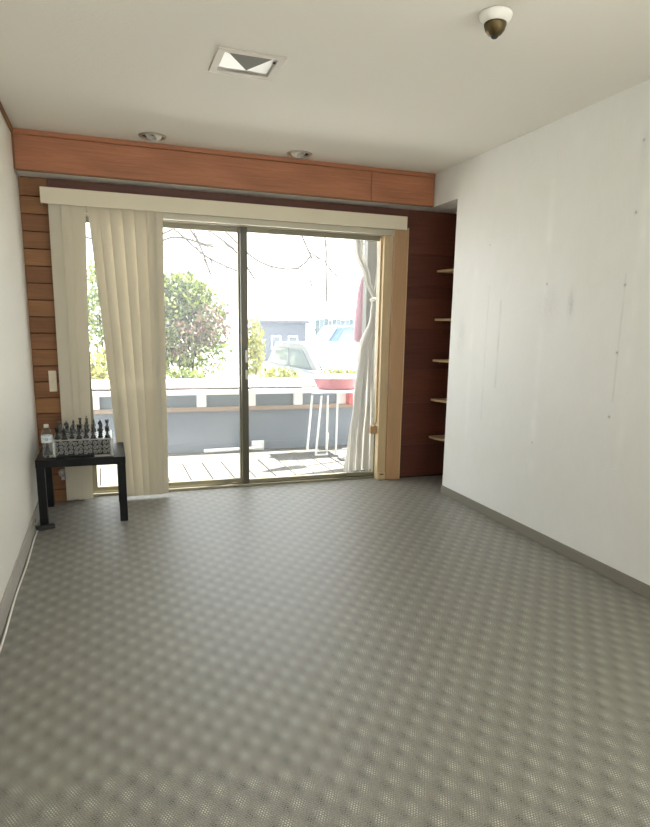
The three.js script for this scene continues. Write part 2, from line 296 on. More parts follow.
// ---------------------------------------------------------------- vertical blind
{
  const b = thing('vertical_blind', 'cream vertical blind with valance, its slats drawn to the left of the glass door', 'blind');
  part('valance', span(-0.36, 2.36, 2.1, 2.205, -4.945, -4.935, 'x', 0.003), M.cream, b);
  part('valance_return', span(-0.36, -0.352, 2.1, 2.205, -4.945, ZW + 0.002, 'x', 0.002), M.cream, b);
  part('valance_return', span(2.352, 2.36, 2.1, 2.205, -4.945, ZW + 0.002, 'x', 0.002), M.cream, b);
  part('head_rail', span(-0.34, 2.34, 2.13, 2.17, -4.958, -5.0, 'x', 0.003), M.aluLight, b);
  const slat = (xt0, xt1, xb0, xb1, zl, zr) => {                 // left and right edge at the top, then at the bottom; depth of the two edges
    const pos = [], idx = [], ny = 14, nu = 6, th = 0.0012, y0 = 0.022, y1 = 2.128;
    for (let side = 0; side < 2; side++) for (let j = 0; j <= ny; j++) for (let i = 0; i <= nu; i++) {
      const t = j / ny, u = i / nu, f = t ** 1.15, L = xb0 + (xt0 - xb0) * f, R = xb1 + (xt1 - xb1) * f;
      pos.push(L + (R - L) * u, y0 + (y1 - y0) * t, zl + (zr - zl) * u + 0.004 * (1 - (2 * u - 1) ** 2) - (side ? th : 0));
    }
    const n1 = (ny + 1) * (nu + 1), at = (s, j, i) => s * n1 + j * (nu + 1) + i;
    for (let j = 0; j < ny; j++) for (let i = 0; i < nu; i++) { const a = at(0, j, i), c = at(0, j + 1, i + 1); idx.push(a, at(0, j, i + 1), c, a, c, at(0, j + 1, i)); const e = at(1, j, i), f = at(1, j + 1, i + 1); idx.push(e, f, at(1, j, i + 1), e, at(1, j + 1, i), f); }
    for (let j = 0; j < ny; j++) for (const i of [0, nu]) { const a = at(0, j, i), c = at(0, j + 1, i), e = at(1, j, i), f = at(1, j + 1, i); if (i) idx.push(a, e, c, c, e, f); else idx.push(a, c, e, c, f, e); }
    for (let i = 0; i < nu; i++) { const a = at(0, 0, i), c = at(0, 0, i + 1), e = at(1, 0, i), f = at(1, 0, i + 1); idx.push(a, e, c, c, e, f); }
    const g = new THREE.BufferGeometry(); g.setAttribute('position', new THREE.Float32BufferAttribute(pos, 3)); g.setIndex(idx); const gg = g.toNonIndexed(); g.computeVertexNormals();
    return g;
  };
  const Z = -4.972;
  for (const a of [
    [-0.315, -0.228, -0.325, -0.236, Z + 0.012, Z - 0.012], [-0.235, -0.158, -0.243, -0.178, Z + 0.014, Z - 0.014], [-0.168, -0.078, -0.212, -0.142, Z + 0.012, Z - 0.014],
    [-0.07, 0.01, 0.062, 0.135, Z + 0.016, Z - 0.012], [0.0, 0.08, 0.098, 0.168, Z + 0.022, Z - 0.014], [0.072, 0.16, 0.155, 0.232, Z + 0.02, Z - 0.016],
    [0.155, 0.243, 0.222, 0.29, Z + 0.018, Z - 0.012], [0.238, 0.322, 0.268, 0.332, Z + 0.012, Z - 0.006], [0.318, 0.402, 0.324, 0.385, Z + 0.022, Z - 0.012], [0.352, 0.44, 0.338, 0.412, Z + 0.0, Z - 0.018],
  ]) part('slat', slat(...a), M.slat, b);
}

// ---------------------------------------------------------------- nook shelves
[1.79, 1.388, 1.04, 0.695, 0.36].forEach((y, k) => {
  const s = thing('wall_shelf', ['topmost', 'second highest', 'middle', 'second lowest', 'lowest'][k] + ' of the five pale wooden shelves in the nook', 'shelf', [0, y, 0], 0, 'shelves in the nook');
  const sh = new THREE.Shape([[2.70, ZW + 0.004], [2.70, ZW + 0.10], [2.735, ZW + 0.2], [XN - 0.002, ZW + 0.2], [XN - 0.002, ZW + 0.004]].map(([x, z]) => new THREE.Vector2(x, -z)));
  const g = new THREE.ExtrudeGeometry(sh, { depth: 0.016, bevelEnabled: true, bevelSize: 0.0015, bevelThickness: 0.0015, bevelSegments: 1 }); g.rotateX(-Math.PI / 2);
  part('board', g, M.paleWood, s);
  part('cleat', span(2.76, XN - 0.004, -0.03, -0.003, ZW + 0.003, ZW + 0.018, 'x', 0.002), M.dark[0], s);
});

// ---------------------------------------------------------------- ceiling fittings
{
  const f = thing('ceiling_light', 'square recessed ceiling light with folded mirror facets, unlit', 'light', [0.692, H, -3.248]);
  const ring = new THREE.Shape([[-0.155, -0.14], [0.155, -0.14], [0.155, 0.14], [-0.155, 0.14]].map((p) => new THREE.Vector2(...p)));
  ring.holes.push(new THREE.Path([[-0.124, -0.112], [-0.124, 0.112], [0.124, 0.112], [0.124, -0.112]].map((p) => new THREE.Vector2(...p))));
  const g = new THREE.ExtrudeGeometry(ring, { depth: 0.006, bevelEnabled: true, bevelSize: 0.002, bevelThickness: 0.002, bevelSegments: 1 }); g.rotateX(Math.PI / 2); part('trim_frame', g, M.frameTaupe ??= std({ color: lin(0.55, 0.5, 0.43), roughness: 0.5 }), f);
  part('housing', (() => { const gs = [span(-0.126, 0.126, 0.06, 0.064, -0.115, 0.115), span(-0.126, -0.123, 0, 0.06, -0.115, 0.115), span(0.123, 0.126, 0, 0.06, -0.115, 0.115), span(-0.126, 0.126, 0, 0.06, -0.115, -0.112), span(-0.126, 0.126, 0, 0.06, 0.112, 0.115)]; return mergeGeometries(gs); })(), M.plastic, f);
  const c = [[-0.12, -0.108], [0.12, -0.108], [0.12, 0.108], [-0.12, 0.108]], yb = 0.006, ap = [0.0, -0.022, -0.02];
  for (let k = 0; k < 4; k++) {
    const [a, b] = [c[k], c[(k + 1) % 4]], t = new THREE.BufferGeometry();
    const P = [[a[0], yb, a[1]], [b[0], yb, b[1]], ap], Q = P.map(([x, y, z]) => [x, y + 0.002, z]);
    const v = [P[0], P[1], P[2], Q[0], Q[2], Q[1], P[0], Q[0], Q[1], P[0], Q[1], P[1], P[1], Q[1], Q[2], P[1], Q[2], P[2], P[2], Q[2], Q[0], P[2], Q[0], P[0]];
    t.setAttribute('position', new THREE.Float32BufferAttribute(v.flat(), 3)); t.computeVertexNormals(); part('facet', t, k === 1 || k === 3 ? M.facet ??= std({ color: lin(0.9, 0.9, 0.88), roughness: 0.35, metalness: 0.1 }) : M.facetDark ??= std({ color: lin(0.16, 0.155, 0.14), roughness: 0.3, metalness: 0.5 }), f);
  }
  for (const [x, z] of [[-0.1, 0.105], [0.118, 0.06]]) part('clip', span(x - 0.008, x + 0.008, -0.006, 0.002, z - 0.005, z + 0.005, 'x', 0.002), M.rubber, f);
}
[[0.362, -4.66, 'small round recessed eyeball light above the blind'], [1.372, -4.685, 'small round recessed eyeball light above the glass door']].forEach(([x, z, label], k) => {
  const f = thing('recessed_spotlight', label, 'light', [x, H, z], 0, 'eyeball lights by the beam');
  part('trim_ring', lathe([[0.066, 0.002], [0.066, -0.005], [0.074, -0.009], [0.085, -0.007], [0.09, 0], [0.066, 0.002]], 32), M.nickel, f);
  part('can', lathe([[0.066, 0], [0.064, 0.12], [0.0, 0.12], [0, 0.123], [0.068, 0.123], [0.069, 0]], 28), M.dimInside, f);
  const e = part('eyeball', lathe([[0.03, -0.018], [0.045, -0.012], [0.058, 0.006], [0.062, 0.028], [0.055, 0.05], [0.034, 0.06], [0.026, 0.03], [0.03, -0.018]], 24), M.plastic, f); e.rotation.z = k ? 0.25 : -0.3; e.rotation.x = -0.35; e.position.y = 0.008;
  const l = part('lamp_face', lathe([[0, 0.012], [0.02, 0.008], [0.028, 0.012], [0.028, 0.03], [0, 0.03]], 20), M.dimInside, f); l.rotation.copy(e.rotation); l.position.y = 0.008;
});
{
  const s = thing('smoke_detector', 'small round white ceiling detector with a dark bronze dome', 'detector', [1.487, H, -2.395]);
  part('base', lathe([[0, 0], [0.062, 0], [0.064, -0.006], [0.06, -0.02], [0.048, -0.034], [0.043, -0.036], [0, -0.036]].reverse(), 36), M.plastic, s);
  part('dome', lathe([[0, -0.082], [0.012, -0.081], [0.026, -0.074], [0.037, -0.06], [0.043, -0.042], [0.043, -0.032], [0, -0.032]], 32), M.brass, s);
  part('tip', lathe([[0, -0.088], [0.01, -0.087], [0.014, -0.083], [0.012, -0.079], [0, -0.079]], 16), M.rubber, s);
}

// ---------------------------------------------------------------- side table, bottle, chess set
const TX = -0.185, TZ = -4.655, TT = 0.45;
{
  const t = thing('side_table', 'small square black side table in the corner', 'table', [TX, 0, TZ]);
  part('tabletop', span(-0.275, 0.275, TT - 0.05, TT, -0.275, 0.275, 'x', 0.003), M.black, t);
  for (const sx of [-1, 1]) for (const sz of [-1, 1]) { const l = part('leg', span(-0.025, 0.025, 0.004, TT - 0.05, -0.025, 0.025, 'y', 0.002), M.black, t); l.position.set(sx * 0.248, 0, sz * 0.248); part('foot_pad', new THREE.CylinderGeometry(0.012, 0.012, 0.004, 12).translate(0, 0.002, 0), M.rubber, l); }
}
{
  const b = thing('water_bottle', 'clear plastic water bottle with a white cap on the black table', 'bottle', [-0.385, TT, -4.455]);
  const shell = phy({ color: lin(0.93, 0.97, 0.97), roughness: 0.04, transmission: 1, thickness: 0, ior: 1.45 });
  const ribs = []; ribs.push([0, 0.002], [0.02, 0], [0.031, 0.004], [0.034, 0.014]);
  for (let k = 0; k < 22; k++) { const y = 0.018 + k * 0.0062, waist = 1 - 0.10 * Math.exp(-(((y - 0.075) / 0.03) ** 2)); ribs.push([0.0345 * waist - (k % 3 === 1 ? 0.0018 : 0), y]); }
  ribs.push([0.033, 0.16], [0.029, 0.176], [0.021, 0.192], [0.0145, 0.2], [0.0135, 0.204]);
  part('body', lathe(ribs, 28), shell, b);
  const water = phy({ color: lin(0.97, 0.99, 1), roughness: 0, transmission: 1, thickness: 0.06, ior: 1.33 });
  part('water', lathe([[0, 0.004], [0.029, 0.006], [0.031, 0.02], [0.029, 0.07], [0.0305, 0.11], [0.0305, 0.125], [0, 0.125]], 24), water, b);
  const labelTex = dataTex(256, 64, (i, j) => { const v = j / 64, band = v > 0.3 && v < 0.7 && noise.noise(i / 9, j / 20, 4) > 0.05; return band ? [0.35, 0.45, 0.5] : [0.78, 0.82, 0.83]; });
  part('label', new THREE.CylinderGeometry(0.0352, 0.0352, 0.046, 28, 1, true).translate(0, 0.128, 0), std({ map: labelTex, roughness: 0.45, side: THREE.DoubleSide }), b);
  part('cap', lathe([[0, 0.222], [0.0135, 0.222], [0.0148, 0.22], [0.0148, 0.206], [0.0152, 0.202], [0, 0.202]].reverse(), 24), M.plastic, b);
}
const CB = { x: -0.172, z: -4.65, w: 0.372, h: 0.112 };          // chess board box
{
  const c = thing('chess_board', 'ornate black and silver chess board box on the black table', 'chess board', [CB.x, TT, CB.z]);
  const W = CB.w / 2, pewter = std({ color: lin(0.50, 0.50, 0.48), metalness: 0.9, roughness: 0.38 }), ebony = std({ color: lin(0.018, 0.017, 0.018), roughness: 0.35 });
  M.pewter = pewter; M.ebony = ebony;
  part('box', span(-W + 0.008, W - 0.008, 0.006, CB.h - 0.008, -W + 0.008, W - 0.008, 'x', 0.003), ebony, c);
  for (const y of [0.003, CB.h - 0.004]) part('moulding', span(-W, W, y - 0.003, y + 0.004, -W, W, 'x', 0.002), y < 0.02 ? ebony : pewter, c);
  for (const [sx, sz] of [[-1, -1], [-1, 1], [1, -1], [1, 1]]) part('foot', lathe([[0, 0], [0.012, 0], [0.014, 0.004], [0.01, 0.01], [0.012, 0.1], [0, 0.1]], 14).translate(sx * (W - 0.008), 0.0005, sz * (W - 0.008)), pewter, c);
  // relief scrolls round the sides: curled silver ornaments
  const scroll = (s) => { const pts = []; for (let k = 0; k <= 16; k++) { const a = k / 16 * Math.PI * 3.2, r = 0.0145 * (1 - k / 20); pts.push([s * Math.cos(a) * r, Math.sin(a) * r, 0]); } return tube(pts, 0.0021, 22, 5); };
  const A = scroll(1), B = scroll(-1);
  for (let side = 0; side < 4; side++) for (let row = 0; row < 3; row++) for (let k = 0; k < 12; k++) {
    const m = part('scroll', (k + row) % 2 ? A : B, pewter, c), u = -W + 0.022 + k * (CB.w - 0.044) / 11, d = W - 0.007;
    m.rotation.y = side * Math.PI / 2; m.rotation.z = (k * 1.3 + row * 2.1) % 2.4 - 1.2; const ca = Math.cos(side * Math.PI / 2), sa = Math.sin(side * Math.PI / 2);
    m.position.set(u * ca + d * sa, 0.026 + row * 0.03 + (k % 2 ? 0.003 : -0.003), -u * sa + d * ca);
  }
  const cell = 0.0445, light = std({ color: lin(0.48, 0.48, 0.46), roughness: 0.3, metalness: 0.6 });
  for (let i = 0; i < 8; i++) for (let j = 0; j < 8; j++) part('square', new THREE.BoxGeometry(cell - 0.001, 0.003, cell - 0.001).translate((i - 3.5) * cell, CB.h + 0.0012, (j - 3.5) * cell), (i + j) % 2 ? light : ebony, c);
  // the pieces
  const scale = 0.98, prof = {
    pawn: [[0, 0.056], [0.005, 0.0555], [0.0085, 0.05], [0.0085, 0.045], [0.0055, 0.039], [0.009, 0.036], [0.0055, 0.033], [0.006, 0.022], [0.009, 0.014], [0.0095, 0.012], [0.014, 0.009], [0.0155, 0.004], [0.0155, 0], [0, 0]],
    rook: [[0, 0.066], [0.008, 0.066], [0.0095, 0.072], [0.013, 0.072], [0.013, 0.058], [0.0085, 0.054], [0.0075, 0.04], [0.0085, 0.02], [0.013, 0.014], [0.017, 0.008], [0.017, 0], [0, 0]],
    bishop: [[0, 0.086], [0.003, 0.085], [0.003, 0.08], [0.0085, 0.07], [0.0085, 0.063], [0.005, 0.057], [0.0105, 0.054], [0.0065, 0.05], [0.0055, 0.034], [0.0085, 0.02], [0.013, 0.013], [0.0165, 0.007], [0.0165, 0], [0, 0]],
    queen: [[0, 0.098], [0.004, 0.097], [0.004, 0.092], [0.007, 0.09], [0.0115, 0.092], [0.0085, 0.078], [0.006, 0.07], [0.012, 0.066], [0.007, 0.06], [0.006, 0.04], [0.0095, 0.022], [0.0145, 0.014], [0.018, 0.007], [0.018, 0], [0, 0]],
    king: [[0, 0.096], [0.004, 0.095], [0.0105, 0.09], [0.0085, 0.078], [0.006, 0.07], [0.0125, 0.066], [0.007, 0.06], [0.0065, 0.04], [0.0095, 0.022], [0.0145, 0.014], [0.018, 0.007], [0.018, 0], [0, 0]],
    knight: [[0, 0.03], [0.008, 0.029], [0.0095, 0.022], [0.0135, 0.014], [0.0165, 0.007], [0.0165, 0], [0, 0]],
  };
  const G = Object.fromEntries(Object.entries(prof).map(([k, p]) => [k, lathe(p.slice().reverse(), 14)]));
  const horse = (() => { const s = new THREE.Shape([[-0.009, 0.024], [0.009, 0.024], [0.011, 0.04], [0.008, 0.058], [0.002, 0.068], [-0.002, 0.076], [-0.004, 0.067], [-0.013, 0.058], [-0.017, 0.05], [-0.013, 0.046], [-0.005, 0.051], [-0.008, 0.04]].map((p) => new THREE.Vector2(...p))); return new THREE.ExtrudeGeometry(s, { depth: 0.008, bevelEnabled: true, bevelSize: 0.003, bevelThickness: 0.003, bevelSegments: 2 }).translate(0, 0, -0.004); })();
  const arms = mergeGeometries([tube([[-0.008, 0.05, 0.004], [-0.013, 0.042, 0.006], [-0.009, 0.032, 0.006]], 0.0028, 8, 6), tube([[0.008, 0.05, 0.004], [0.013, 0.042, 0.006], [0.009, 0.032, 0.006]], 0.0028, 8, 6)]);
  const crossBar = mergeGeometries([span(-0.0016, 0.0016, 0.094, 0.11, -0.0016, 0.0016), span(-0.005, 0.005, 0.1015, 0.105, -0.0016, 0.0016)]);
  const crenel = (() => { const gs = []; for (let k = 0; k < 6; k++) { const a = k * Math.PI / 3; gs.push(new THREE.BoxGeometry(0.004, 0.006, 0.005).rotateY(-a).translate(Math.cos(a) * 0.0112, 0.0745, Math.sin(a) * 0.0112)); } return mergeGeometries(gs); })();
  const crown = (() => { const gs = []; for (let k = 0; k < 8; k++) { const a = k * Math.PI / 4; gs.push(new THREE.SphereGeometry(0.0022, 8, 6).translate(Math.cos(a) * 0.0108, 0.0935, Math.sin(a) * 0.0108)); } return mergeGeometries(gs); })();
  const slot = new THREE.BoxGeometry(0.012, 0.0016, 0.004).rotateZ(0.7).translate(0.003, 0.072, 0.0075);
  const ord = ['first', 'second', 'third', 'fourth', 'fifth', 'sixth', 'seventh', 'eighth'], back = ['rook', 'knight', 'bishop', 'queen', 'king', 'bishop', 'knight', 'rook'];
  const gun = std({ color: lin(0.05, 0.052, 0.053), metalness: 0.75, roughness: 0.22 }), steel = std({ color: lin(0.10, 0.10, 0.098), metalness: 0.8, roughness: 0.25 }), black2 = std({ color: lin(0.03, 0.03, 0.032), metalness: 0.4, roughness: 0.35 });
  for (const [rowName, j, kinds, mat, tone] of [['far back row', 0, back, steel, 'pewter'], ['far pawn row', 1, Array(8).fill('pawn'), steel, 'pewter'], ['near pawn row', 6, Array(8).fill('pawn'), gun, 'gunmetal'], ['near back row', 7, back, gun, 'gunmetal']])
    kinds.forEach((k, i) => {
      const o = thing('chess_' + k, `${tone} chess ${k}, ${ord[i]} from the left in the ${rowName}`, 'chess piece', [CB.x + (i - 3.5) * cell, TT + CB.h + 0.0028, CB.z + (j - 3.5) * cell], 0, 'chess pieces on the board');
      o.scale.setScalar(scale);
      part('body', G[k], mat, o);
      if (k === 'knight') part('horse_head', horse, mat, o);
      if (k === 'king') part('cross', crossBar, mat, o);
      if (k === 'queen') part('crown', crown, mat, o);
      if (k === 'rook') part('battlement', crenel, mat, o);
      if (k === 'bishop') part('mitre_slot', slot, black2, o);
      if (k === 'king' || k === 'queen' || k === 'bishop') part('arms', arms, mat, o);
    });
}
{ const p = thing('folded_card', 'small white folded card lying on the front edge of the black table', 'card', [-0.045, TT, -4.443], 0.05);
  part('leaf', span(-0.06, 0.06, 0, 0.0015, -0.022, 0.022), M.plastic, p); const l = part('leaf', span(-0.06, 0.06, 0, 0.0015, -0.022, 0.022), M.plastic, p); l.position.set(0, 0.006, -0.001); l.rotation.x = -0.28; }

// ---------------------------------------------------------------- small fittings by the left corner
{
  const p = thing('switch_plate', 'narrow cream switch plate on the plank wall beside the blind', 'switch', [-0.372, 0.9, ZW + 0.001]);
  part('plate', span(-0.022, 0.03, -0.075, 0.075, 0, 0.006, 'y', 0.003), M.cream, p); part('toggle', span(0, 0.008, -0.012, 0.012, 0.006, 0.016, 'y', 0.002), M.cream, p);
  const c = thing('cord_pulley', 'small round grey cord pulley on the plank wall under the table', 'pulley', [-0.345, 0.21, ZW + 0.001]);
  part('bracket', span(-0.012, 0.012, -0.045, 0.03, 0, 0.008, 'y', 0.003), M.plastic, c);
  part('wheel', new THREE.TorusGeometry(0.022, 0.008, 10, 24).translate(0, 0.012, 0.018), M.nickel, c); part('axle', rod([0, 0.012, 0.006], [0, 0.012, 0.028], 0.006), M.plastic, c);
  const o = thing('wall_outlet', 'small metal outlet cover low on the left wall by the table leg', 'outlet', [XL + 0.0125, 0.055, -4.31]);
  part('plate', span(0, 0.004, -0.045, 0.045, -0.035, 0.035, 'y', 0.0015), M.nickel, o); for (const y of [-0.02, 0.02]) part('socket', span(0.003, 0.006, y - 0.012, y + 0.012, -0.012, 0.012, 'y', 0.001), M.rubber, o);
  const s = thing('power_strip', 'short black power strip lying between the baseboard and the table leg', 'power strip', [-0.428, 0, -4.345], 0.35);
  part('body', span(-0.05, 0.06, 0.002, 0.03, -0.018, 0.018, 'x', 0.004), M.rubber, s); for (const x of [-0.02, 0.025]) part('socket', new THREE.CylinderGeometry(0.012, 0.012, 0.003, 16).translate(x, 0.031, 0), M.black, s);
  single('floor_cable', tube([[-0.468, 0.006, -4.4], [-0.472, 0.006, -4.1], [-0.468, 0.006, -3.7], [-0.474, 0.006, -3.3], [-0.468, 0.006, -2.8], [-0.472, 0.006, -2.3], [-0.47, 0.006, -1.6]], 0.005, 60, 8), M.plastic, 'thin white cord running along the left baseboard', 'cord');
}

// ================================================================ outdoors
M.deck = [0, 1, 2].map((k) => std({ map: woodTex([[0.095, 0.09, 0.078], [0.112, 0.105, 0.092], [0.078, 0.074, 0.066]][k], 0.45, 120 + 5 * k, 0), roughness: 0.85 }));
const concrete = (c, z, s = 2) => dataTex(512, 512, (i, j) => { const k = 1 + 0.16 * tn(i / 64, j / 64, 8, 8, z) + 0.12 * tn(i / 4, j / 4, 128, 128, z + 4); return c.map((x) => x * k); }, true, s, s);
M.patio = std({ map: concrete([0.10, 0.097, 0.082], 3.1), roughness: 0.95 });
M.drive = std({ map: concrete([0.55, 0.55, 0.53], 7.1, 5), roughness: 0.95 });
M.lawn = std({ map: concrete([0.20, 0.24, 0.09], 11.1, 3), roughness: 1 });
M.capWhite = std({ color: lin(0.86, 0.86, 0.84), roughness: 0.6 });
M.panelGrey = std({ map: concrete([0.20, 0.225, 0.26], 21.1, 1.5), roughness: 0.8 });
M.slate = std({ color: lin(0.20, 0.235, 0.27), roughness: 0.6 });
M.railBrown = std({ color: lin(0.33, 0.25, 0.19), roughness: 0.7 });
M.whiteMetal = std({ color: lin(0.85, 0.86, 0.86), roughness: 0.45 });
M.cloth = phy({ color: lin(0.62, 0.60, 0.55), roughness: 0.95, transmission: 0.3, thickness: 0 });
M.red = std({ color: lin(0.50, 0.10, 0.10), roughness: 0.5 });
M.pink = phy({ color: lin(0.40, 0.22, 0.27), roughness: 0.9, transmission: 0.2, thickness: 0 });
M.bark = std({ color: lin(0.07, 0.058, 0.048), roughness: 0.95 });
{
  const d = struct('deck', null, null, 'weathered pale wooden deck outside the glass door');
  part('joist_bed', span(-2.4, 4.6, -0.16, -0.085, ZD - 0.1, -6.4), M.gap, d);
  let k = 0; for (let x = -2.4; x < 4.6; x += 0.192, k++) part('plank', span(x, x + 0.183, -0.085, -0.05 + rr(-0.002, 0.002), ZD - 0.09, -6.4, 'z', 0.004), M.deck[(k * 5 + (k >> 1)) % 3], d);
  struct('patio', span(-4, 6, -0.2, -0.06, -6.41, -8.4), M.patio, 'pale concrete patio strip beyond the deck');
  struct('ground', span(-40, 60, -0.9, -0.6, 12, -120), M.drive, 'pale sunlit driveway beyond the garden wall');
}
{
  const zf = -6.98, w = thing('garden_wall', 'long low grey wall with white cap and white posts beyond the deck', 'wall');
  part('panel', span(-2.5, 4.4, -0.06, 0.39, zf, zf - 0.08), M.panelGrey, w);
  part('skirting', span(-2.5, 4.4, -0.06, 0.03, zf + 0.012, zf), M.panelGrey, w);
  part('brown_rail', span(-2.5, 4.4, 0.39, 0.435, zf + 0.03, zf - 0.09, 'x', 0.004), M.railBrown, w);
  part('band', span(-2.5, 4.4, 0.435, 0.57, zf - 0.03, zf - 0.09), M.slate, w);
  for (let k = -6; k <= 6; k++) { const x = 0.955 + k * 0.545; if (x > -2.45 && x < 4.35) part('post', span(x - 0.05, x + 0.05, 0.435, 0.57, zf + 0.015, zf - 0.08, 'y', 0.004), M.capWhite, w); }
  part('cap', span(-2.52, 4.42, 0.57, 0.625, zf + 0.05, zf - 0.12, 'x', 0.005), M.capWhite, w);
  part('cap_edge', span(-2.52, 4.42, 0.625, 0.64, zf + 0.03, zf - 0.12, 'x', 0.002), M.gap, w);
  part('top_cover', span(-2.52, 4.42, 0.612, 0.636, zf - 0.12, zf - 1.25, 'x', 0.004), M.capWhite, w);
  part('back_panel', span(-2.5, 4.4, -0.7, 0.612, zf - 1.2, zf - 1.25), M.panelGrey, w);
  const p = thing('white_pipe', 'white pipe lying at the foot of the grey garden wall', 'pipe', [1.27, -0.06, -6.86]);
  part('pipe', rod([-0.32, 0.035, 0.02], [0.32, 0.035, -0.02], 0.02), M.whiteMetal, p); part('bracket', span(0.22, 0.36, 0.0, 0.11, -0.07, -0.045, 'x', 0.003), M.whiteMetal, p);
}
{ // white folding table with a red tub
  const t = thing('folding_table', 'white metal folding table on the patio by the grey wall', 'table', [2.36, -0.06, -6.6]);
  part('tabletop', span(-0.32, 0.36, 0.68, 0.71, -0.2, 0.2, 'x', 0.006), M.whiteMetal, t);
  part('top_edge', span(-0.335, -0.1, 0.665, 0.69, 0.17, 0.225, 'x', 0.004), M.slate, t);
  for (const z of [-0.16, 0.16]) { part('leg', rod([-0.21, 0.68, z], [-0.27, 0.01, z], 0.012), M.whiteMetal, t); part('leg', rod([-0.03, 0.68, z], [-0.04, 0.0, z], 0.011), M.whiteMetal, t); part('leg', rod([0.28, 0.68, z], [0.31, 0.0, z], 0.012), M.whiteMetal, t); }
  part('foot_bar', rod([-0.28, 0.012, 0.17], [-0.13, 0.012, 0.17], 0.012), M.whiteMetal, t); part('brace', rod([-0.145, 0.01, 0.16], [-0.13, 0.25, 0.16], 0.009), M.whiteMetal, t);
  const b = thing('red_tub', 'pinkish red plastic tub with white rim on the folding table', 'tub', [2.40, 0.652, -6.6]);
  const sec = lathe([[0, 0.003], [0.2, 0.003], [0.215, 0.012], [0.27, 0.13], [0.262, 0.132], [0.205, 0.02], [0, 0.016]], 32); sec.scale(1.15, 1, 0.7); part('body', sec, M.pinkTub ??= std({ color: lin(0.52, 0.20, 0.22), roughness: 0.45 }), b);
  const rim = new THREE.TorusGeometry(0.27, 0.014, 8, 40).rotateX(Math.PI / 2); rim.scale(1.15, 1, 0.7); rim.translate(0, 0.131, 0); part('rim', rim, M.whiteMetal, b);
  part('handle', tube([[0.24, 0.06, 0.12], [0.29, 0.08, 0.14], [0.27, 0.12, 0.13]], 0.008, 14, 8), M.rubber, b);
  const r = thing('red_crate', 'small red box on the brown rail of the grey wall beside the folding table', 'box', [2.72, 0.436, -6.905]);
  part('body', span(-0.1, 0.1, 0, 0.13, -0.06, 0.06, 'x', 0.01), M.red, r); part('lid', span(-0.105, 0.105, 0.13, 0.15, -0.065, 0.065, 'x', 0.006), M.red, r);
}
{ // post and tied white curtain at the right
  const post = thing('patio_post', 'grey square post behind the tied white curtain', 'post', [2.42, -0.05, -5.78]);
  part('shaft', span(-0.075, 0.075, 0.0, 2.85, -0.05, 0.05, 'y', 0.005), M.postGrey ??= std({ color: lin(0.20, 0.20, 0.18), roughness: 0.8 }), post);
  part('foot_plate', span(-0.095, 0.095, 0, 0.02, -0.07, 0.07, 'x', 0.003), M.postGrey, post);
  const c = thing('outdoor_curtain', 'white outdoor curtain tied back to the post by the glass door', 'curtain', [0, 0, -5.6]);
  const sheet = (rows, folds, amp, nz = 0) => {
    const nu = 60, nv = 40, pos = [], idx = [], uv = [];
    const at = (t) => { for (let k = 0; k + 1 < rows.length; k++) if (t >= rows[k + 1][0] || k + 2 === rows.length) { let f = (t - rows[k][0]) / (rows[k + 1][0] - rows[k][0]); f = f * f * (3 - 2 * f); return rows[k].map((v, i) => v + (rows[k + 1][i] - v) * f); } };
    for (let j = 0; j <= nv; j++) { const y = rows[0][0] + (rows.at(-1)[0] - rows[0][0]) * (j / nv), [, l, r] = at(y); for (let i = 0; i <= nu; i++) { const u = i / nu, w = r - l; pos.push(l + w * u + 0.006 * Math.sin(u * 23 + y * 3), y, nz + amp * (0.4 + w * 1.6) * Math.sin(u * Math.PI * 2 * folds + 0.8 * Math.sin(y * 2.2)) + 0.01 * Math.sin(u * 40 + y * 5)); uv.push(u, j / nv); } }
    for (let j = 0; j < nv; j++) for (let i = 0; i < nu; i++) { const a = j * (nu + 1) + i, b = a + 1, d = a + nu + 1, e = d + 1; idx.push(a, d, b, b, d, e); }
    const g = new THREE.BufferGeometry(); g.setAttribute('position', new THREE.Float32BufferAttribute(pos, 3)); g.setAttribute('uv', new THREE.Float32BufferAttribute(uv, 2)); g.setIndex(idx); g.computeVertexNormals(); return g;
  };
  part('swag', sheet([[2.19, 2.13, 2.24], [2.0, 2.165, 2.245], [1.75, 2.265, 2.325], [1.57, 2.345, 2.39]], 4, 0.03), M.cloth, c);
  part('side_fall', sheet([[2.16, 2.395, 2.46], [1.9, 2.40, 2.45], [1.57, 2.37, 2.43]], 2, 0.03, -0.02), M.cloth, c);
  part('drop', sheet([[1.57, 2.345, 2.43], [1.42, 2.33, 2.44], [1.12, 2.215, 2.44], [0.64, 2.175, 2.45], [0.22, 2.12, 2.46], [-0.04, 2.10, 2.46]], 5, 0.05), M.cloth, c);
  part('tie', (() => { const g = new THREE.TorusGeometry(0.05, 0.012, 8, 24).rotateX(Math.PI / 2); g.scale(1.0, 1.4, 0.8); g.translate(2.388, 1.57, 0); return g; })(), M.cloth, c);
  single('curtain_rod', rod([1.6, 2.2, -5.6], [3.2, 2.2, -5.6], 0.014), M.alu, 'thin metal rod above the outdoor curtain', 'rod');
  const u = thing('closed_parasol', 'folded pink parasol standing behind the white curtain', 'parasol', [2.475, -0.05, -6.15]);
  part('pole', rod([0, 0, 0], [0, 1.9, 0], 0.018), M.whiteMetal, u);
  part('canopy', lathe([[0.02, 1.86], [0.05, 1.75], [0.075, 1.5], [0.085, 1.25], [0.06, 1.22], [0.018, 1.3]].reverse(), 16), M.pink, u);
  part('base', lathe([[0, 0.06], [0.05, 0.058], [0.2, 0.035], [0.22, 0.02], [0.22, 0], [0, 0]].reverse(), 28), M.postGrey, u);
}
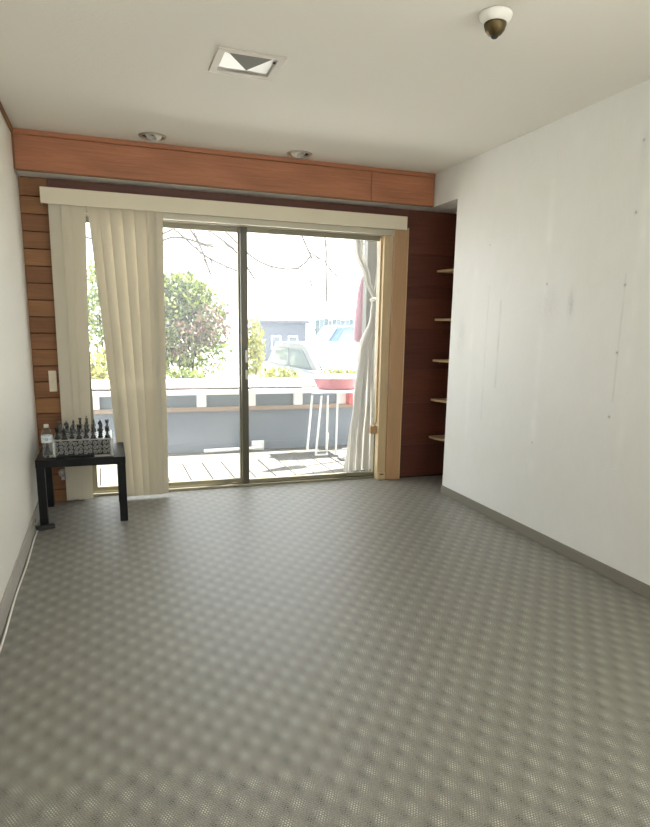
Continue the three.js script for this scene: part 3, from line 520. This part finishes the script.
// ---- planting
const leafGeo = (() => { const g = new THREE.BufferGeometry(); g.setAttribute('position', new THREE.Float32BufferAttribute([0, 0, 0, 0.35, 0.45, 0.12, 0, 1, 0, -0.35, 0.45, 0.12], 3)); g.setIndex([0, 1, 2, 0, 2, 3]); g.computeVertexNormals(); return g; })();
function foliage(n, shape, size, colors, seedv) {
  seed = seedv; const pos = [], nor = [], col = [], idx = [], m = new THREE.Matrix4(), q = new THREE.Quaternion(), e = new THREE.Euler(), v = new THREE.Vector3(), lp = leafGeo.attributes.position, ln = leafGeo.attributes.normal;
  for (let k = 0; k < n; k++) {
    const p = shape(); if (!p) continue; const s = size * rr(0.6, 1.4), c = colors[Math.floor(rnd() * colors.length)], j = rr(0.75, 1.25);
    e.set(rr(-1.6, 1.6), rr(0, 6.28), rr(-1.6, 1.6)); q.setFromEuler(e); m.compose(new THREE.Vector3(...p), q, new THREE.Vector3(s, s, s)); const b = pos.length / 3;
    for (let i = 0; i < 4; i++) { v.fromBufferAttribute(lp, i).applyMatrix4(m); pos.push(v.x, v.y, v.z); v.fromBufferAttribute(ln, i).applyQuaternion(q); nor.push(v.x, v.y, v.z); col.push(c[0] * j, c[1] * j, c[2] * j); }
    idx.push(b, b + 1, b + 2, b, b + 2, b + 3);
  }
  const g = new THREE.BufferGeometry(); g.setAttribute('position', new THREE.Float32BufferAttribute(pos, 3)); g.setAttribute('normal', new THREE.Float32BufferAttribute(nor, 3)); g.setAttribute('color', new THREE.Float32BufferAttribute(col, 3)); g.setIndex(idx); return g;
}
M.leaf = phy({ vertexColors: true, roughness: 0.85, side: THREE.DoubleSide, transmission: 0.35, thickness: 0 });
const inBall = (cx, cy, cz, rx, ry, rz, hollow = 0.35) => () => { for (let t = 0; t < 20; t++) { const a = rr(-1, 1), b = rr(-1, 1), c = rr(-1, 1), d = Math.hypot(a, b, c); if (d > 1 || d < hollow) continue; if (noise.noise(a * 2.6 + cx, b * 2.6 + cy, c * 2.6) < -0.12 && d > 0.5) continue; return [cx + a * rx, cy + b * ry, cz + c * rz]; } return null; };
const green = [[0.08, 0.12, 0.025], [0.13, 0.18, 0.03], [0.20, 0.25, 0.045], [0.05, 0.085, 0.02], [0.24, 0.27, 0.08]], reddish = [[0.13, 0.065, 0.055], [0.16, 0.085, 0.07], [0.12, 0.13, 0.04]], yellow = [[0.27, 0.25, 0.045], [0.22, 0.24, 0.05], [0.17, 0.19, 0.06]];
{
  const balls = [[1.6, 1.5, -17, 1.05, 1.05, 0.9], [2.35, 1.5, -17.2, 0.75, 0.85, 0.8], [1.0, 1.0, -16.6, 0.8, 0.9, 0.8], [2.0, 0.6, -16.8, 1.2, 0.7, 0.9], [1.9, 2.0, -17, 0.75, 0.55, 0.7], [1.2, 1.95, -17, 0.6, 0.6, 0.6]];
  const shape = (bs) => { const f = bs.map((b) => inBall(...b)); return () => f[Math.floor(rnd() * f.length)](); };
  const b = thing('leafy_shrub', 'large leafy green shrub with reddish twigs seen through the left glass panel', 'shrub');
  part('foliage', foliage(8500, shape(balls), 0.13, green, 31), M.leaf, b).userData.kind = 'stuff';
  part('red_growth', foliage(900, shape([[2.55, 1.25, -16.5, 0.55, 0.6, 0.5], [1.7, 0.9, -16.2, 0.8, 0.5, 0.4]]), 0.11, reddish, 33), M.leaf, b).userData.kind = 'stuff';
  seed = 41; for (let k = 0; k < 16; k++) { const x = rr(1, 2.7); part('stem', tube([[1.9 + rr(-0.2, 0.2), -0.6, -16.9], [(1.9 + x) / 2 + rr(-0.1, 0.1), 0.3, -16.9 + rr(-0.3, 0.3)], [x, rr(1.1, 1.9), -17 + rr(-0.5, 0.5)]], 0.02, 12, 6), M.bark, b); }
  const low = thing('low_shrub', 'low spreading green and brown shrub below the tall shrub', 'shrub');
  part('foliage', foliage(3000, shape([[1.2, -0.1, -14.2, 0.9, 0.5, 0.6], [0.2, 0.0, -14.0, 0.9, 0.6, 0.6], [1.7, -0.15, -14.4, 0.5, 0.45, 0.5]]), 0.12, [...green, green[2], yellow[2], yellow[1]], 37), M.leaf, low).userData.kind = 'stuff';
  part('stem', tube([[1.2, -0.6, -14.2], [1.25, -0.3, -14.2], [1.2, 0.1, -14.3]], 0.02, 10, 6), M.bark, low);
  for (const [x, y, z, rx, ry, rz, n, cs, sz, label, sd] of [
    [4.3, 0.6, -19.5, 0.34, 0.9, 0.4, 1200, yellow, 0.10, 'narrow yellow green shrub just right of the door latch', 51],
    [2.75, 0.28, -10.5, 0.5, 0.32, 0.35, 1500, [...yellow, green[4]], 0.07, 'pale hedge bush in front of the parked car, left of the yellow one', 53],
    [3.85, 0.22, -10.5, 0.55, 0.36, 0.35, 1500, yellow, 0.07, 'bright yellow green hedge bush in front of the parked car', 55],
    [6.7, 0.22, -15, 0.55, 0.42, 0.4, 1300, [green[1], green[2], yellow[2]], 0.08, 'green hedge bush before the grey fence', 57],
    [-0.25, 0.35, -11.5, 0.5, 0.55, 0.5, 1300, yellow, 0.09, 'yellow green bush seen between the two groups of slats', 59],
    [-0.1, 1.5, -18, 1.0, 1.4, 1.0, 2200, green, 0.13, 'tall green shrub partly hidden by the slats', 61]]) {
    const o = thing('garden_bush', label, 'bush'); part('foliage', foliage(n, inBall(x, y, z, rx, ry, rz, 0.2), sz, cs, sd), M.leaf, o).userData.kind = 'stuff';
    part('stem', tube([[x, -0.6, z], [x + 0.05, -0.2, z + 0.03], [x, y, z]], 0.03, 8, 6), M.bark, o);
  }
}
{ // bare tree whose branches hang into the top of the view
  seed = 77; const t = thing('bare_tree', 'bare tree with thin drooping twigs above the shrub', 'tree');
  part('trunk', tube([[-3.2, -0.6, -10], [-3.1, 1.5, -10.1], [-2.6, 3.2, -10.2], [-1.8, 4.4, -10.3]], 0.13, 24, 10), M.bark, t);
  

  const limbs = [
    [[-2.6, 3.2, -10.2], [-0.5, 3.3, -10.1], [0.9, 2.75, -10], [1.5, 2.3, -10], [2.0, 2.1, -10]], [[-1.8, 4.4, -10.3], [0.1, 3.6, -10.1], [1.0, 2.95, -10], [1.35, 2.55, -10], [1.55, 2.05, -10]],
    [[-1.8, 4.4, -10.3], [0.4, 3.7, -10], [1.5, 2.9, -9.9], [2.3, 2.25, -9.9], [2.9, 2.2, -9.9], [3.1, 2.4, -9.9]], [[-2.6, 3.2, -10.2], [-0.4, 2.55, -10.1], [0.6, 2.35, -10], [1.0, 2.55, -10], [1.6, 2.45, -10]],
    [[-2.6, 3.2, -10.2], [-0.2, 2.9, -10], [0.75, 2.55, -9.9], [1.25, 2.75, -9.9], [1.9, 2.4, -9.9], [2.2, 2.0, -9.9]], [[-1.8, 4.4, -10.3], [1.5, 4.2, -10], [3.0, 3.4, -10], [3.35, 2.7, -10], [3.38, 2.2, -10], [3.4, 1.7, -10]],
    [[-1.8, 4.4, -10.3], [2.4, 4.1, -10], [3.9, 3.2, -10], [4.0, 2.7, -10], [3.95, 2.3, -10]], [[-1.8, 4.4, -10.3], [2.0, 4.3, -10], [2.8, 3.2, -10], [2.95, 2.75, -10], [3.15, 2.35, -10]]];
  for (const l of limbs) { part('branch', tube(l, 0.015, 36, 6), M.bark, t);
    for (let k = 0; k < 3; k++) { const c = new THREE.CatmullRomCurve3(l.map((p) => new THREE.Vector3(...p))), a = c.getPoint(rr(0.55, 0.95)); part('twig', tube([[a.x, a.y, a.z], [a.x + rr(0.05, 0.2), a.y - rr(0.0, 0.15), a.z], [a.x + rr(0.15, 0.35), a.y - rr(0.1, 0.45), a.z + rr(-0.1, 0.1)]], 0.009, 10, 5), M.bark, t); } }
}
// ---- far things: parked car, shed, blue van, fence
function carBody(profile, w, mat, parent, name) { const s = new THREE.Shape(profile.map((p) => new THREE.Vector2(...p))); const g = new THREE.ExtrudeGeometry(s, { depth: w - 0.12, bevelEnabled: true, bevelSize: 0.05, bevelThickness: 0.06, bevelSegments: 3 }); g.translate(0, 0, -(w - 0.12) / 2); return part(name, g, mat, parent); }
M.carGlass = std({ color: lin(0.16, 0.19, 0.21), roughness: 0.08, metalness: 0.2 });
function car(label, pos, turn, paint, tall) {
  const c = thing('parked_car', label, 'car', pos, turn), h = tall ? 1.9 : 1.5;
  carBody([[-2.05, 0.3], [2.05, 0.3], [2.1, 0.55], [2.0, 0.8], [1.1, 0.93], [-1.95, 0.95], [-2.1, 0.7]], 1.64, paint, c, 'body');
  carBody([[1.15, 0.93], [0.45, h - 0.05], [0.1, h], [-1.3, h - 0.02], [-1.95, 0.95]], 1.42, paint, c, 'cabin');
  const pane = (pts, z) => { const s = new THREE.Shape(pts.map((p) => new THREE.Vector2(...p))); return new THREE.ExtrudeGeometry(s, { depth: 0.012, bevelEnabled: false }).translate(0, 0, z); };
  for (const s of [-1, 1]) { part('side_window', pane([[0.85, 0.98], [0.35, h - 0.12], [-0.35, h - 0.1], [-0.35, 0.98]], s > 0 ? 0.71 : -0.722), M.carGlass, c); part('side_window', pane([[-0.45, 0.98], [-0.45, h - 0.1], [-1.2, h - 0.1], [-1.6, 1.02]], s > 0 ? 0.71 : -0.722), M.carGlass, c); }
  const ws = span(-0.008, 0.008, 0, Math.hypot(0.62, h - 1.03), -0.6, 0.6); ws.rotateZ(Math.atan2(0.62, h - 1.03)); ws.translate(1.17, 0.97, 0); part('windscreen', ws, M.carGlass, c);
  for (const x of [-1.3, 1.3]) for (const z of [-0.78, 0.78]) { const w = part('wheel', new THREE.CylinderGeometry(0.31, 0.31, 0.2, 24).rotateX(Math.PI / 2).translate(x, 0.31, z), M.rubber, c); part('hub_cap', new THREE.CylinderGeometry(0.18, 0.18, 0.21, 20).rotateX(Math.PI / 2).translate(x, 0.31, z), M.nickel, w); }
  for (const z of [-0.6, 0.6]) part('headlight', span(2.06, 2.12, 0.62, 0.74, z - 0.17, z + 0.17, 'x', 0.02), M.plastic, c);
}
car('pale grey parked car seen behind the hedge', [4.8, -0.6, -14.2], -Math.PI / 2 + 0.12, std({ color: lin(0.16, 0.17, 0.18), roughness: 0.3 }), false);
car('blue parked van beyond the hedge near the curtain', [8.1, -0.6, -22], Math.PI + 0.15, std({ color: lin(0.08, 0.14, 0.24), roughness: 0.35 }), true);
{
  const s = thing('garden_shed', 'low blue grey shed with a small window beyond the parked car', 'shed', [6.75, -0.6, -26]);
  const bl = std({ color: lin(0.10, 0.115, 0.145), roughness: 0.8 });
  part('wall', span(-0.95, 0.95, 0, 2.0, -0.8, 0.8), bl, s); part('roof', span(-1.05, 1.05, 2.0, 2.1, -0.95, 0.95, 'x', 0.01), bl, s);
  for (const x of [-0.3, 0.4]) { part('window_frame', span(x - 0.2, x + 0.2, 0.95, 1.5, 0.8, 0.83, 'x', 0.005), M.capWhite, s); part('window_pane', span(x - 0.15, x + 0.15, 1.0, 1.45, 0.825, 0.84), M.carGlass, s); }
  const f = thing('board_fence', 'grey upright board fence behind the blue van', 'fence', [10.6, -0.6, -25.5]);
  const teal = [std({ color: lin(0.10, 0.13, 0.145), roughness: 0.85 }), std({ color: lin(0.13, 0.165, 0.18), roughness: 0.85 })];
  for (let k = 0; k < 26; k++) part('board', span(-2.4 + k * 0.185, -2.4 + k * 0.185 + 0.17, 0.05, 2.15 + 0.03 * ((k * 7) % 3), 0, 0.03, 'y'), teal[k % 2], f);
  for (const y of [0.5, 1.7]) part('rail', span(-2.45, 2.45, y, y + 0.09, -0.05, 0), teal[0], f);
}

renderer.render(scene, camera);
